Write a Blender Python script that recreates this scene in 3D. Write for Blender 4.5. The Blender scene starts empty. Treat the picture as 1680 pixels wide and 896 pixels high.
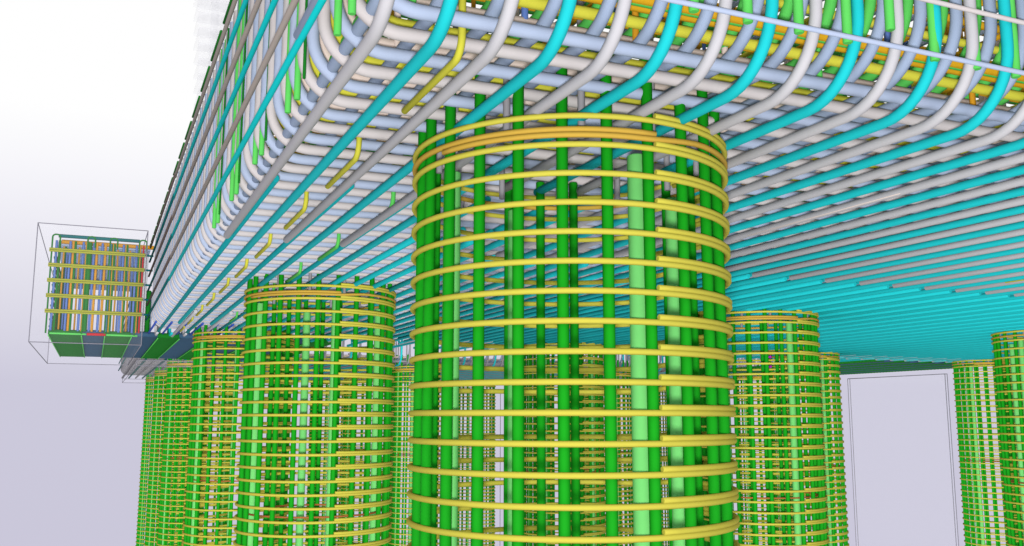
import bpy, math, random
from mathutils import Vector, Matrix
random.seed(4)
sc = bpy.context.scene
col = sc.collection

# ---------------- camera ----------------
F_PX, W_PX = 1552.3, 1680.0
YAW, PITCH, ROLL = 0.412167, 0.151479, 0.001407
fw = Vector((math.sin(YAW)*math.cos(PITCH), math.cos(YAW)*math.cos(PITCH), math.sin(PITCH)))
rt = Vector((math.cos(YAW), -math.sin(YAW), 0)); up = rt.cross(fw)
r2 = rt*math.cos(ROLL) + up*math.sin(ROLL); u2 = -rt*math.sin(ROLL) + up*math.cos(ROLL)
cam_d = bpy.data.cameras.new("camera"); cam = bpy.data.objects.new("camera", cam_d); col.objects.link(cam)
cam.matrix_world = Matrix(((r2.x, u2.x, -fw.x, 0), (r2.y, u2.y, -fw.y, 0), (r2.z, u2.z, -fw.z, 0), (0, 0, 0, 1)))
cam_d.sensor_width = 36.0; cam_d.lens = 36.0*F_PX/W_PX
cam_d.clip_start = 0.01; cam_d.clip_end = 300
sc.camera = cam

# ---------------- studio world: white above, pale lavender below ----------------
w = bpy.data.worlds.new("World"); sc.world = w; w.use_nodes = True
nt = w.node_tree; nt.nodes.clear()
tc = nt.nodes.new("ShaderNodeTexCoord"); sx = nt.nodes.new("ShaderNodeSeparateXYZ")
mr = nt.nodes.new("ShaderNodeMapRange"); cr = nt.nodes.new("ShaderNodeValToRGB")
bg = nt.nodes.new("ShaderNodeBackground"); out = nt.nodes.new("ShaderNodeOutputWorld")
mr.inputs["From Min"].default_value = -1.0; mr.inputs["From Max"].default_value = 1.0
nt.links.new(tc.outputs["Generated"], sx.inputs[0]); nt.links.new(sx.outputs["Z"], mr.inputs["Value"])
nt.links.new(mr.outputs[0], cr.inputs[0]); nt.links.new(cr.outputs[0], bg.inputs["Color"]); nt.links.new(bg.outputs[0], out.inputs[0])
def stop(z): return (z + 1)/2
e = cr.color_ramp.elements
e[0].position = 0.0; e[0].color = (1, .99, 1, 1)  # unseen white from straight below, added as fill light
e[1].position = stop(.29); e[1].color = (1, 1, 1, 1)
for z, c in ((-.55, (1, .99, 1, 1)), (-.22, (.584, .565, .693, 1)), (.03, (.604, .588, .712, 1)), (.11, (.735, .72, .81, 1)), (.175, (.84, .83, .90, 1)), (.24, (.94, .935, .97, 1))):
    k = e.new(stop(z)); k.color = c
st = nt.nodes.new("ShaderNodeMapRange")        # extra glow added far below, out of view, to brighten the bar undersides
st.inputs["From Min"].default_value = -.5; st.inputs["From Max"].default_value = -.18
st.inputs["To Min"].default_value = 1.34; st.inputs["To Max"].default_value = 1.0
nt.links.new(sx.outputs["Z"], st.inputs["Value"]); nt.links.new(st.outputs[0], bg.inputs["Strength"])

# ---------------- head lamp beside the viewer, even over distance ----------------
lamp_d = bpy.data.lights.new("head_lamp", 'POINT'); lamp_d.energy = 47; lamp_d.shadow_soft_size = .06
lamp_d.use_nodes = True; ln = lamp_d.node_tree
lf = ln.nodes.new("ShaderNodeLightFalloff"); lf.inputs["Strength"].default_value = 1.0
ln.links.new(lf.outputs["Constant"], ln.nodes["Emission"].inputs["Strength"])
lamp = bpy.data.objects.new("head_lamp", lamp_d); col.objects.link(lamp)
lamp.location = -u2*.09 - r2*.02 - fw*.05

sc.view_settings.view_transform = 'Standard'; sc.view_settings.look = 'None'
sc.view_settings.exposure = 0.0; sc.view_settings.gamma = 1.0
sc.render.engine = 'CYCLES'
sc.cycles.max_bounces = 6; sc.cycles.diffuse_bounces = 3; sc.cycles.transparent_max_bounces = 24

# ---------------- materials ----------------
def lin(c):
    return tuple(((v/255.)/12.92 if v <= 10 else (((v/255.)+.055)/1.055)**2.4) for v in c)
M = {}
RIM = 0.30
def mat(name, rgb, rim=RIM, rough=.75, var=.05):
    m = bpy.data.materials.new(name); m.use_nodes = True
    n = m.node_tree; b = n.nodes["Principled BSDF"]
    base = lin(rgb); s = 1.0
    tcn = n.nodes.new("ShaderNodeTexCoord"); nz = n.nodes.new("ShaderNodeTexNoise"); nz.inputs["Scale"].default_value = 9
    nz.inputs["Detail"].default_value = 3
    mx = n.nodes.new("ShaderNodeMix"); mx.data_type = 'RGBA'
    mx.inputs[6].default_value = tuple(min(.98, v*s*(1-var)) for v in base) + (1,)
    mx.inputs[7].default_value = tuple(min(.98, v*s*(1+var)) for v in base) + (1,)
    n.links.new(tcn.outputs["Object"], nz.inputs["Vector"]); n.links.new(nz.outputs[0], mx.inputs[0])
    n.links.new(mx.outputs[2], b.inputs["Base Color"])
    b.inputs["Roughness"].default_value = rough
    b.inputs["Specular IOR Level"].default_value = .12
    # thin tinted clear lacquer: absorbs more light at grazing angles (Beer's law) -> the dark edge of each bar
    b.inputs["Coat Weight"].default_value = .52; b.inputs["Coat IOR"].default_value = 1.0005
    b.inputs["Coat Roughness"].default_value = .4; b.inputs["Coat Tint"].default_value = (rim, rim, rim, 1)
    M[name] = m
mat('cyan', (32, 205, 210)); mat('shaded_cyan', (18, 166, 172)); mat('grey', (205, 203, 207)); mat('white', (216, 208, 207)); mat('blue', (184, 197, 223))
mat('slate', (170, 186, 214)); mat('pink', (232, 212, 200)); mat('yellow', (216, 211, 70)); mat('orange', (226, 172, 34))
mat('tie_green', (98, 212, 96)); mat('pile_green', (24, 170, 28)); mat('tube_green', (134, 236, 130)); mat('ring_yellow', (216, 206, 78))
mat('ring_orange', (214, 174, 70)); mat('side_cyan', (14, 204, 205)); mat('taupe', (176, 164, 156)); mat('teal', (8, 104, 106))
mat('stub_grey', (160, 157, 162)); mat('red', (200, 120, 66)); mat('royal', (60, 90, 190)); mat('beam_blue', (98, 128, 196))
mat('beam_orange', (214, 152, 36)); mat('beam_green', (22, 122, 34)); mat('beam_slate', (60, 92, 120)); mat('olive', (170, 172, 50))
mat('dark_brown', (105, 92, 88)); mat('beam_red', (200, 30, 40)); mat('pale', (214, 214, 220)); mat('magenta', (235, 40, 235))
mat('purple', (120, 80, 150)); mat('line', (120, 118, 128), rim=.9)
def ghost(name, rgb, alpha):
    m = bpy.data.materials.new(name); m.use_nodes = True
    b = m.node_tree.nodes["Principled BSDF"]
    b.inputs["Base Color"].default_value = lin(rgb) + (1,); b.inputs["Roughness"].default_value = 1
    b.inputs["Specular IOR Level"].default_value = 0
    b.inputs["Alpha"].default_value = alpha
    M[name] = m
ghost('ghost', (225, 225, 232), .035); ghost('ghost_slab', (190, 190, 195), .12); ghost('ghost_wall', (205, 205, 210), .13)

# ---------------- mesh helpers ----------------
class MB:
    def __init__(s): s.v = []; s.f = []; s.flat = set()
    def sweep(s, pts, r, n=12, closed=False):
        pts = [Vector(p) for p in pts]; N = len(pts)
        tang = []
        for i in range(N):
            a = pts[i-1] if (i > 0 or closed) else pts[i]
            b = pts[(i+1) % N] if (i < N-1 or closed) else pts[i]
            tang.append((b-a).normalized())
        t0 = tang[0]; ref = Vector((0, 0, 1)) if abs(t0.z) < .9 else Vector((1, 0, 0))
        nrm = (ref - t0*ref.dot(t0)).normalized(); base = len(s.v)
        for i in range(N):
            t = tang[i]; nrm = (nrm - t*nrm.dot(t)).normalized(); bn = t.cross(nrm)
            for k in range(n):
                a = 2*math.pi*k/n
                s.v.append(pts[i] + nrm*(r*math.cos(a)) + bn*(r*math.sin(a)))
        for i in range(N if closed else N-1):
            j = (i+1) % N
            for k in range(n):
                k2 = (k+1) % n
                s.f.append((base+i*n+k, base+i*n+k2, base+j*n+k2, base+j*n+k))
        if not closed:
            for i, rev in ((0, 1), (N-1, 0)):      # bevelled ends with a flat cap
                t = tang[i]*(-1 if rev else 1); b2 = len(s.v); c = pts[i]
                for k in range(n):
                    s.v.append(c + (s.v[base+i*n+k]-c)*.82 + t*r*.16)
                for k in range(n):
                    k2 = (k+1) % n; q = (base+i*n+k, base+i*n+k2, b2+k2, b2+k)
                    s.f.append(q[::-1] if rev else q)
                s.flat.add(len(s.f)); f = tuple(b2+k for k in range(n)); s.f.append(f[::-1] if rev else f)
        return s
    def box(s, a, b):
        x0, y0, z0 = a; x1, y1, z1 = b; o = len(s.v)
        for z in (z0, z1):
            for x, y in ((x0, y0), (x1, y0), (x1, y1), (x0, y1)): s.v.append(Vector((x, y, z)))
        for q in ((0, 3, 2, 1), (4, 5, 6, 7), (0, 1, 5, 4), (1, 2, 6, 5), (2, 3, 7, 6), (3, 0, 4, 7)):
            s.flat.add(len(s.f)); s.f.append(tuple(o+i for i in q))
        return s
    def mesh(s, name, m):
        me = bpy.data.meshes.new(name); me.from_pydata(s.v, [], s.f); me.materials.append(M[m])
        me.polygons.foreach_set("use_smooth", [i not in s.flat for i in range(len(s.f))]); me.update()
        return me
def link(name, me, parent=None, loc=(0, 0, 0)):
    o = bpy.data.objects.new(name, me); col.objects.link(o); o.location = loc
    if parent is not None: o.parent = parent
    return o
def thing(name, label, cat, loc=(0, 0, 0), group=None):
    o = bpy.data.objects.new(name, None); col.objects.link(o); o.location = loc
    o['label'] = label; o['category'] = cat; o.empty_display_size = .2
    if group: o['group'] = group
    return o
def fillet(pts, R, seg=10):
    """polyline with rounded corners"""
    pts = [Vector(p) for p in pts]; o = [pts[0]]
    for a, b, c in zip(pts, pts[1:], pts[2:]):
        d1 = (a-b).normalized(); d2 = (c-b).normalized(); ang = d1.angle(d2); t = R/math.tan(ang/2)
        p1 = b+d1*t; p2 = b+d2*t; cen = b + (d1+d2).normalized()*(R/math.sin(ang/2))
        v1 = p1-cen; v2 = p2-cen; th = v1.angle(v2)
        for k in range(seg+1):
            f = k/seg
            o.append(cen + (v1*math.sin((1-f)*th) + v2*math.sin(f*th))/math.sin(th))
    o.append(pts[-1]); return o

# ================= pile cages =================
R_H, r_h = .4914, .0085
NH, Z0, PITCH_H = 52, .809, .0797
ZBOT = Z0 - PITCH_H*(NH-1) - .05
def hoop_mesh(name, m, lap0, lap1, dz):
    b = MB(); a0 = math.radians(lap0); n = 84
    full = 2*math.pi + math.radians(lap1-lap0)
    pts = []
    for i in range(n+1):
        t = i/n; a = a0 + full*t
        z = 0
        la = math.radians(lap1-lap0)
        d = full*t
        # the start of the strand sits dz above its own tail through the lap, then dips back
        if d < la: z = dz
        elif d < la+.35: z = dz*(1-(d-la)/.35)
        pts.append((R_H*math.cos(a), R_H*math.sin(a), z))
    b.sweep(pts, r_h, 10)
    return b.mesh(name, m)
ME = {}
ME['hoop'] = hoop_mesh('hoop', 'ring_yellow', -88, 14, .0140)
ME['hoop_o'] = hoop_mesh('hoop', 'ring_orange', -164, -88, -.0155)
ME['hoop_r'] = MB().sweep([(.43*math.cos(2*math.pi*i/60), .43*math.sin(2*math.pi*i/60), 0) for i in range(60)], .006, 8, True).mesh('inner_hoop', 'red')
def vbar(name, m, z0, z1, r, n=14): return MB().sweep([(0, 0, z0), (0, 0, (z0+z1)/2), (0, 0, z1)], r, n).mesh(name, m)
ME['vb0'] = vbar('vertical_bar', 'pile_green', ZBOT, 1.00, .0160)
ME['vb1'] = vbar('vertical_bar', 'pile_green', ZBOT, .86, .0160)
ME['tube'] = vbar('sonic_tube', 'tube_green', ZBOT, .73, .0262, 20)
ME['stub'] = vbar('starter_bar', 'stub_grey', .775, 1.25, .0105, 10)
FRONT = -117.
def pile(cx, cy, label):
    t = thing('pile_cage', label, 'rebar cage', (cx, cy, 0), 'green pile reinforcement cages with yellow hoops under the slab')
    for k in range(NH): link('hoop', ME['hoop'], t, (0, 0, Z0-PITCH_H*k))
    link('hoop', ME['hoop_o'], t, (0, 0, .771))['label'] = 'orange hoop near the top of the cage'
    link('inner_hoop', ME['hoop_r'], t, (0, 0, -.60))['label'] = 'red inner hoop'
    for k in range(24):
        a = math.radians(-119.2 + 15*k); r = .468
        d = (math.degrees(a)-FRONT+180) % 360 - 180
        link('vertical_bar', ME['vb0'] if abs(d) < 95 else ME['vb1'], t, (r*math.cos(a), r*math.sin(a), 0))
    for a in (-88.5, 1.5, 91.5, 181.5):
        a = math.radians(a); link('sonic_tube', ME['tube'], t, (.40*math.cos(a), .40*math.sin(a), 0))
    for k in range(12):
        a = math.radians(-112 + 30*k); link('starter_bar', ME['stub'], t, (.415*math.cos(a), .415*math.sin(a), 0))
    return t
XS = (1.352, 4.93, 8.41, 11.88); YS = (2.64, 6.29, 9.85); YS2 = (15.05, 18.3, 21.45)
rowl = ['left row', 'second row from the left', 'third row from the left', 'right row']
near = {(0, 0): 'big green pile cage in the centre foreground, nearest and largest of all',
        (0, 1): 'green pile cage just left of the big centre cage, second in the left row',
        (0, 2): 'green pile cage half hidden behind the left foreground cage, third in the left row',
        (1, 1): 'green pile cage just right of the big centre cage, its left side hidden',
        (1, 2): 'small green pile cage seen through the bars of the big centre cage',
        (2, 1): 'green pile cage cut off by the right edge of the picture',
        (2, 2): 'narrow green pile cage peeping out right behind the cage right of centre',
        (3, 2): 'small dark green pile cage beside the cage at the right edge'}
for (i, j), l in near.items(): pile(XS[i], YS[j], l)
farl = ['first', 'second', 'last']
for j, y in enumerate(YS2):
    for i, x in enumerate((1.45, 4.93, 8.41, 11.88)):
        if i == 0: l = 'far green pile cage under the rear slab, %s of the three at the far left' % farl[j]
        else: l = 'far green pile cage under the rear slab, %s row back, %s' % (farl[j], rowl[i])
        pile(x, y, l)

# ================= slab cage (pile cap) =================
S, X0 = .136, .514
NX = 92
XL, XR = .482, 12.97
def ybent(x, Y0, z, y1, r, m, R, ztop, name, n=14):
    p = fillet([(x, Y0, ztop), (x, Y0, z), (x, y1, z)], R)
    return MB().sweep(p, r, n).mesh(name, m)
def slab(t, YA, YB, near_slab):
    CY, GR = ('cyan', 'grey') if near_slab else ('teal', 'stub_grey')  # rear slab: the shade on its underside is put into darker bar colours
    n = 14 if near_slab else 8
    ZT = 1.80
    y1, y2, y3, y4 = YA+2.71, YA+1.59, YA+7.1, YA+6.1
    if not near_slab: y1 = YB; y3 = YB
    me = {}
    # layer 0: cyan and grey bars that bend up at the near face
    me['g'] = ybent(0, YA, .83, y1, .0157, GR, .2, ZT, 'bottom_bar', n)
    me['gs'] = ybent(0, YA, .83, 3.12, .0157, 'grey', .2, ZT, 'bottom_bar', n)
    me['c'] = ybent(0, YA, .83, y3, .0157, CY, .2, ZT, 'bottom_bar', n)
    me['cl'] = ybent(0, YA, .83, YB-.3, .0157, 'cyan', .2, ZT, 'bottom_bar', n)
    me['cs'] = ybent(0, YA, .83, 3.12, .0157, 'cyan', .2, ZT, 'bottom_bar', n)
    for i in range(NX):
        short = near_slab and i in (6, 7, 8)
        link('bottom_bar', me[('gs' if i % 2 == 0 else 'cs') if short else ('g' if i % 2 == 0 else ('c' if i < 4 else 'cl'))], t, (X0+S*i, 0, 0))
    if near_slab:
        l1 = MB().sweep([(0, y2, .842), (0, YB, .848)], .0135, n).mesh('lapped_bar', 'shaded_cyan')  # darker cyan with the shade beside the neighbouring bars painted in
        l2 = MB().sweep([(0, y4, .83), (0, YB, .83)], .0148, n).mesh('lapped_bar', 'grey')
        l2r = MB().sweep([(0, YB-.75, .83), (0, YB, .83)], .0148, n).mesh('lapped_bar', 'grey')
        l3 = MB().sweep([(0, y3-.5, .855), (0, YB, .855)], .010, 8).mesh('lapped_bar', 'royal')
        for i in range(NX):
            if i % 2 == 0: link('lapped_bar', l1, t, (X0+S*i+.030, 0, 0))
            else: link('lapped_bar', l2 if i < 4 else l2r, t, (X0+S*i+.044, 0, 0))
        # bars that carry on beyond the pile rows between the front pair
        m3 = MB().sweep([(0, 3.9, .83), (0, YB, .83)],   .0150, n).mesh('far_bottom_bar', 'cyan')
        for i in range(6, NX, 1):
            if i % 2 == 0 or i == 7: link('far_bottom_bar', m3, t, (X0+S*i, .62 if i > 8 else 0, 0))
        for i in range(0, 8): link('royal_bar', l3, t, (X0+S*i-.045, .8, 0))
    # layer 1: white / blue side-bent bars running across
    k = 0; y = YA+.160
    R1 = .128
    for mname in ('white', 'blue'):
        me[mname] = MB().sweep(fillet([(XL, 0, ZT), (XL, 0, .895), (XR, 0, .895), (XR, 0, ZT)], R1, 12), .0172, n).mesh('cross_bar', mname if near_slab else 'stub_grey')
    ny = int((YB-YA-.2)/.1335)
    for k in range(ny):
        link('cross_bar', me['blue' if k % 2 == 0 else 'white'], t, (0, y+.1335*k, 0))
    # layer 2 : slate bars directly above
    me['s'] = ybent(0, YA+.063, .936, YB-.05, .0165, 'slate', .20, ZT, 'inner_bar', n)
    for i in range(NX): link('inner_bar', me['s'], t, (X0+.021+S*i, 0, 0))
    # layer 3: pink / yellow bars above
    for mname in ('pink', 'yellow'):
        me[mname] = MB().sweep(fillet([(XL+.04, 0, ZT), (XL+.04, 0, .968), (XR, 0, .968)], R1, 10), .0165, n).mesh('inner_cross_bar', mname)
    for k in range(ny):
        link('inner_cross_bar', me['pink' if k % 2 == 0 else 'yellow'], t, (0, y+.117+.1335*k, 0))
    if not near_slab: 
        return
    # bars lying along the near face, inside it
    for Yf, zf, m, r in ((YA+.193, .985, 'yellow', .0150), (YA+.173, 1.040, 'orange', .0140), (YA+.173, 1.11, 'yellow', .012), (YA+.173, 1.18, 'orange', .012),
                         (YA+.173, 1.26, 'yellow', .012), (YA+.20, 1.03, 'orange', .011), (YA+.20, 1.12, 'stub_grey', .010)):
        link('face_bar', MB().sweep([(XL+.1, Yf, zf), (7., Yf, zf), (XR-.05, Yf, zf)], r, 12).mesh('face_bar', m), t)
    # outer thin face bars
    for zf, m in ((.948, 'blue'), (1.098, 'white'), (1.248, 'blue')):
        link('outer_face_bar', MB().sweep([(1.10 if zf < 1 else XL, YA-.022, zf), (5, YA-.022, zf), (XR, YA-.020, zf)], .0066, 12).mesh('outer_face_bar', m), t)
    # green bars bending up behind the slate ones
    me['gb'] = ybent(0, YA+.135, 1.003, 6.5, .0165, 'tie_green', .2, ZT, 'green_bent_bar', n)
    for i in range(0, NX-1): link('green_bent_bar', me['gb'], t, (X0+.052+S*i, 0, 0))
    # mid bars across
    me['mo'] = MB().sweep([(XL+.06, 0, 1.035), (XR, 0, 1.035)], .0115, 8).mesh('mid_cross_bar', 'orange')
    me['mg'] = MB().sweep([(XL+.06, 0, 1.035), (XR, 0, 1.035)], .0115, 8).mesh('mid_cross_bar', 'tie_green')
    for k in range(ny): link('mid_cross_bar', me['mo' if k % 3 else 'mg'], t, (0, y+.02+.1335*k, 0))
    # green hooked ties on the near face and on the left face
    tie = MB().sweep([(0, 0, .945), (0, 0, 1.4), (0, 0, ZT)], .0125, 14).mesh('hooked_tie', 'tie_green')
    for k in range(20):
        x = 1.235+.1555*k - (.0 if k < 4 else .002*k)
        link('hooked_tie', tie, t, (x, YA+.002, .06 if k % 4 == 0 and k else 0))
    tie2 = MB().sweep([(0, 0, .90), (0, 0, 1.4), (0, 0, ZT)], .0095, 12).mesh('hooked_tie', 'tie_green')
    for k in range(5):
        link('hooked_tie', tie2, t, (XL-.006, 2.13-.127*.5+.062+.635*k, 0)); link('hooked_tie', tie2, t, (XL-.004, 1.997+.635*k, 0))
    tie3 = MB().sweep([(0, 0, .91), (0, 0, 1.4), (0, 0, ZT)], .0045, 8).mesh('thin_tie', 'beam_green')
    for k in range(4): link('thin_tie', tie3, t, (XL-.014, 2.483+.635*k, 0))
    # long bars along the left face
    zs = [.985+.15*k for k in range(6)]
    for k, z in enumerate(zs):
        a = 'side_cyan' if k % 2 == 0 else 'taupe'; b = 'teal' if k % 2 == 0 else 'dark_brown'
        ys = 7.25 - .04*(k % 3)
        link('side_bar', MB().sweep([(XL-.043, YA-.1, z), (XL-.043, 4, z), (XL-.043, ys, z)], .0098, 12).mesh('side_bar', a), t)
        link('lapped_side_bar', MB().sweep([(XL-.047, ys-.12, z), (XL-.047, YB, z)], .0098, 12).mesh('lapped_side_bar', b), t)
    link('side_bar', MB().sweep([(XL-.051, .9, .994), (XL-.051, 2.40, .994)], .0115, 14).mesh('side_bar', 'slate'), t)
    # green ticks of hooks along the top edge of the left face
    tick = MB().sweep([(0, 0, 0), (0, .40, 0)], .0065, 8).mesh('edge_hook', 'beam_green')
    for k in range(18): link('edge_hook', tick, t, (XL-.045, 1.9+.50*k, 1.785))
    # bent tie ends hanging under the bars
    def leg(m, x, y, L=.45, r=.0094):
        return link('tie_end', MB().sweep(fillet([(x, y, 1.3), (x, y, .838), (x, y+L, .838)], .05, 8), r, 12).mesh('tie_end', m), t)
    for y in (1.98, 2.93, 3.77, 4.62, 5.4, 6.2, 7.0, 7.8, 8.6, 9.4): leg('yellow', .737, y)
    for y in (3.62, 4.56, 5.5, 6.4, 7.3, 8.2): leg('tie_green', 1.058, y)
    for y in (3.55, 4.2): leg('stub_grey', 1.332, y, .4, .009)
    # second generation thin pieces seen on the right
    for x, ya, L, m in ((2.66, 2.55, .9, 'pink'), (4.3, 3.25, .75, 'yellow'), (5.05, 3.3, .75, 'yellow'), (4.6, 3.7, .8, 'taupe')):
        link('short_bar', MB().sweep([(x+.022, ya, .822), (x+.022, ya+L, .822)], .0045, 10).mesh('short_bar', m), t)
    # far end: bars turning up
    end = MB().sweep(fillet([(0, YB-.3, .83), (0, YB+.02, .83), (0, YB+.02, ZT)], .1, 6), .013, 8)
    ec = end.mesh('end_bar', 'cyan'); eg = end.mesh('end_bar', 'grey')
    for i in range(NX): link('end_bar', ec if i % 2 else eg, t, (X0+S*i+.02, 0, 0))
    # dense interior: upright ties and the top mat, beyond counting
    b = {'tie_green': MB(), 'pink': MB(), 'beam_orange': MB(), 'beam_blue': MB()}
    ks = list(b)
    for i in range(0, 40):
        for j in range(0, 30):
            x = .62+.3*i + (.05 if j % 2 else 0); yy = YA+.24+.29*j + (.03 if i % 2 else 0)
            b[ks[(i*3+j*5) % 4]].sweep([(x, yy, .95), (x, yy, ZT)], .0095, 6)
    for kk, mb in b.items():
        o = link('inner_tie', mb.mesh('inner_tie', kk), t); o['kind'] = 'stuff'
    tm = {'tie_green': MB(), 'orange': MB(), 'blue': MB(), 'yellow': MB()}
    ks = list(tm)
    for k in range(66): tm[ks[k % 2]].sweep([(XL, YA+.08+.128*k, 1.79), (XR, YA+.08+.128*k, 1.79)], .013, 8)
    for k in range(92): tm[ks[2+k % 2]].sweep([(X0+S*k, YA, 1.762), (X0+S*k, YB, 1.762)], .013, 8)
    for zz, mm in ((1.25, 'orange'), (1.55, 'blue')):
        for k in range(45): tm[mm].sweep([(X0+.27*k, YA+.1, zz), (X0+.27*k, YB, zz)], .010, 6)
        for k in range(30): tm['tie_green'].sweep([(XL+.1, YA+.2+.27*k, zz+.022), (XR, YA+.2+.27*k, zz+.022)], .010, 6)
    for kk, mb in tm.items():
        o = link('top_mat', mb.mesh('top_mat', kk), t); o['kind'] = 'stuff'

cap = thing('slab_cage', 'huge slab reinforcement cage overhead of cyan, grey, white and pale blue bars', 'rebar cage', (0, 0, 0))
slab(cap, 1.757, 10.35, True)
cap2 = thing('slab_cage', 'farther slab reinforcement cage seen low behind the striped cross beam', 'rebar cage', (0, 0, 0))
slab(cap2, 14.6, 22.1, False)
for z in [.985+.15*k for k in range(7)]:
    link('side_bar', MB().sweep([(.435, 14.4, z), (.435, 22.1, z)], .0115, 8).mesh('side_bar', 'teal'), cap2)

# ================= cross beam between the slabs =================
def beam(xa, xb, label, bounds, full):
    t = thing('beam_cage', label, 'rebar cage', (0, 0, 0))
    YF, YR, zb, zt = 10.42, 14.2, .82, 1.755
    for i in range(len(bounds)-1):
        a, b = bounds[i], bounds[i+1]; g = i % 2 == 0
        mb = MB()
        for k in range(53):
            y = YF+.03+.0715*k
            mb.sweep([(a, y, zb+.014+(0 if g or not full else .006)), (b, y, zb+.014+(0 if g or not full else .006))], .0290, 10)
        link('stirrup_band', mb.mesh('stirrup_band', 'beam_green' if g else 'beam_slate'), t)
        if not full: continue
        lg = MB().sweep([(a, YF, zb-.018), (a, YR, zb-.018)], .006, 8)
        link('band_edge', lg.mesh('band_edge', 'tie_green'), t)
    if not full: return t
    # near face grid
    def up(x, m, r=.011, y=YF, z0=zb+.03, z1=zt, nm='face_upright'):
        return link(nm, MB().sweep([(x, y, z0), (x, y, z1)], r, 10).mesh(nm, m), t)
    for x in (-.445, -.318, -.197, -.098, -.020, .055, .180, .306): up(x, 'beam_blue', .012)
    for x in (-.415, -.290, -.165, -.070, .010, .088, .208, .338): up(x, 'beam_orange', .0125, YF-.004)
    for x in (-.38, -.235, .13, .25): up(x, 'beam_orange', .009, YF+.16); up(x+.03, 'beam_blue', .009, YF+.2); up(x-.035, 'beam_green', .011, YF-.01)
    for x in (-.14, ): up(x, 'beam_green', .026, YF+.01, nm='green_upright')
    for x in (.066, ): up(x, 'beam_green', .014, YF+.01, nm='green_upright')
    for x in (-.465, -.14, .07, .35):        # closed hairpin hooks over the top
        link('hairpin', MB().sweep(fillet([(x-.02, YF-.014, zb), (x-.02, YF-.014, zt+.06), (x+.05, YF-.014, zt+.06), (x+.05, YF-.014, zt-.05)], .03, 6), .008, 8).mesh('hairpin', 'beam_green'), t)
    for k, z in enumerate((1.030, 1.185, 1.338, 1.492, 1.645)):
        for d in (0, .02):
            link('face_tie', MB().sweep([(-.505, YF-.03, z+d), (.39, YF-.03, z+d)], .0105, 8).mesh('face_tie', 'olive'), t)
        link('link_bar', MB().sweep([(.37, YF-.02, z+.01), (.47, YF-.02, z+.01)], .010, 8).mesh('link_bar', 'teal'), t)
    link('top_tie', MB().sweep([(-.43, YF, zt+.05), (.33, YF, zt+.05)], .018, 8).mesh('top_tie', 'teal'), t)
    link('top_tie', MB().sweep([(-.40, YF+.05, zt+.00), (.47, YF+.05, zt+.00)], .022, 8).mesh('top_tie', 'beam_orange'), t)
    link('bottom_tie', MB().sweep([(-.45, YF-.01, zb), (-.12, YF-.01, zb)], .010, 8).mesh('bottom_tie', 'tie_green'), t)
    link('bottom_tie', MB().sweep([(-.11, YF-.01, zb+.002), (.06, YF-.01, zb+.002)], .014, 8).mesh('bottom_tie', 'beam_red'), t)
    link('bottom_tie', MB().sweep([(.07, YF-.01, zb), (.36, YF-.01, zb)], .010, 8).mesh('bottom_tie', 'tie_green'), t)
    up(.372, 'beam_red', .009, nm='side_upright')
    for x in (.40, .42): up(x+.005, 'pale', .012, 10.7, .83, 1.7, 'side_upright')
    for y in (10.5, 10.8): up(.452, 'beam_green', .024, y, .83, 1.3, 'side_upright')
    # far rows of bars across, seen through the grid
    mb = MB()
    for k in range(40): mb.sweep([(-.44, YF+.1+.09*k, 1.735), (.44, YF+.1+.09*k, 1.735)], .019, 6)
    link('top_cross_bars', mb.mesh('top_cross_bars', 'slate'), t)
    mb = MB()
    for k in range(34): mb.sweep([(-.44, 10.6+.1*k, zb+.03), (-.36, 10.6+.1*k, zt)], .010, 6)
    for k in range(28): mb.sweep([(.38, 10.6+.12*k, zb+.03), (.38, 10.6+.12*k, zt-.05)], .010, 6)
    link('side_stirrup', mb.mesh('side_stirrup', 'beam_green'), t)
    for k in range(12):
        z = .9+.07*k
        link('side_long_bar', MB().sweep([(-.46, YF+.1, z), (-.46, YR, z)], .009, 6).mesh('side_long_bar', 'beam_green'), t)
    return t
beam(-.46, 2.4, 'dark striped beam cage with an open grid end at the far left of the slab',
     (-.46, -.16, .055, .305, .56, .77, 1.03, 1.29, 1.55, 1.82, 2.1, 2.4), True)
bs = [10.2] + [10.45+.25*k-(.07 if k % 2 else 0) for k in range(11)]
beam(10.6, 13, 'dark striped beam cage at the far right, above the gap between two piles', bs, False)
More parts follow.
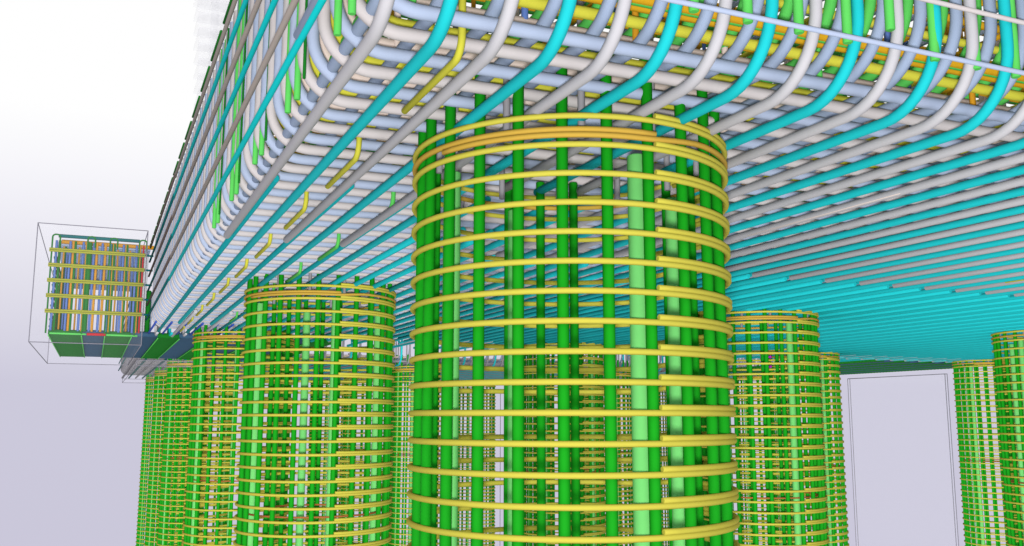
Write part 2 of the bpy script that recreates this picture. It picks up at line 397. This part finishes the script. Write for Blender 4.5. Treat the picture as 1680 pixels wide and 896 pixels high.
# mottled underside strip to the right
# ================= see-through concrete outlines =================
def outline(name, label, a, b, openb=False, r=.0045, mat_='ghost'):
    t = thing(name, label, 'concrete outline', (0, 0, 0))
    x0, y0, z0 = a; x1, y1, z1 = b
    mb = MB().box(a, b); link('clear_volume', mb.mesh('clear_volume', mat_), t)
    P = [(x, y, z) for x in (x0, x1) for y in (y0, y1) for z in (z0, z1)]
    for i in range(8):
        for j in range(i+1, 8):
            if sum(P[i][k] != P[j][k] for k in range(3)) == 1:
                link('edge_line', MB().sweep([P[i], P[j]], r, 6).mesh('edge_line', 'line'), t)
    return t
outline('clear_box', 'see-through box with thin grey edges around the beam cage end at far left', (-.62, 10.3, .72), (.40, 14.4, 1.90))
outline('clear_box', 'see-through box corner low at left below the striped beam', (.52, 14.5, .72), (2.2, 21.9, .80), r=.005)
outline('clear_box', 'see-through pier with thin grey upright edges in the right gap', (12.82, 11.5, -3.6), (12.87, 13.72, .72), r=.006)
outline('clear_box', 'thin see-through far pier seen between the bars of the centre cage', (9.65, 23.4, -4.5), (9.9, 23.9, .70), r=.009)
# pale ghosted stair core top left
t = thing('ghost_stair', 'pale see-through stack of slabs rising at the upper left behind the slab', 'stair core', (0, 0, 0))
link('core_wall', MB().box((2.42, 25.2, 3.0), (3.3, 27.5, 13)).mesh('core_wall', 'ghost_wall'), t)
for k in range(18):
    z = 12.2-.42*k; dx = .045*k
    link('slab_step', MB().box((1.82+dx*.45, 25.0, z), (2.9, 26.6, z+.07)).mesh('slab_step', 'ghost_slab'), t)
    link('riser', MB().box((1.84+dx*.45, 25.4, z+.07), (2.45, 25.6, z+.42)).mesh('riser', 'ghost'), t)
# magenta marker
t = thing('marker_ring', 'small magenta dashed ring with four dots behind the cage right of centre', 'marker', (6.63, 8.3, .60))
for k in range(16):
    a0 = 2*math.pi*k/16
    link('dash', MB().sweep([(.075*math.cos(a0+s), 0, .075*math.sin(a0+s)) for s in (0, .1, .2)], .003, 6).mesh('dash', 'magenta'), t)
for k in range(4):
    a0 = math.pi/4+math.pi/2*k; c = Vector((.075*math.cos(a0), 0, .075*math.sin(a0)))
    link('dot', MB().sweep([c+Vector((0, -.01, 0)), c+Vector((0, .01, 0))], .014, 10).mesh('dot', 'magenta'), t)
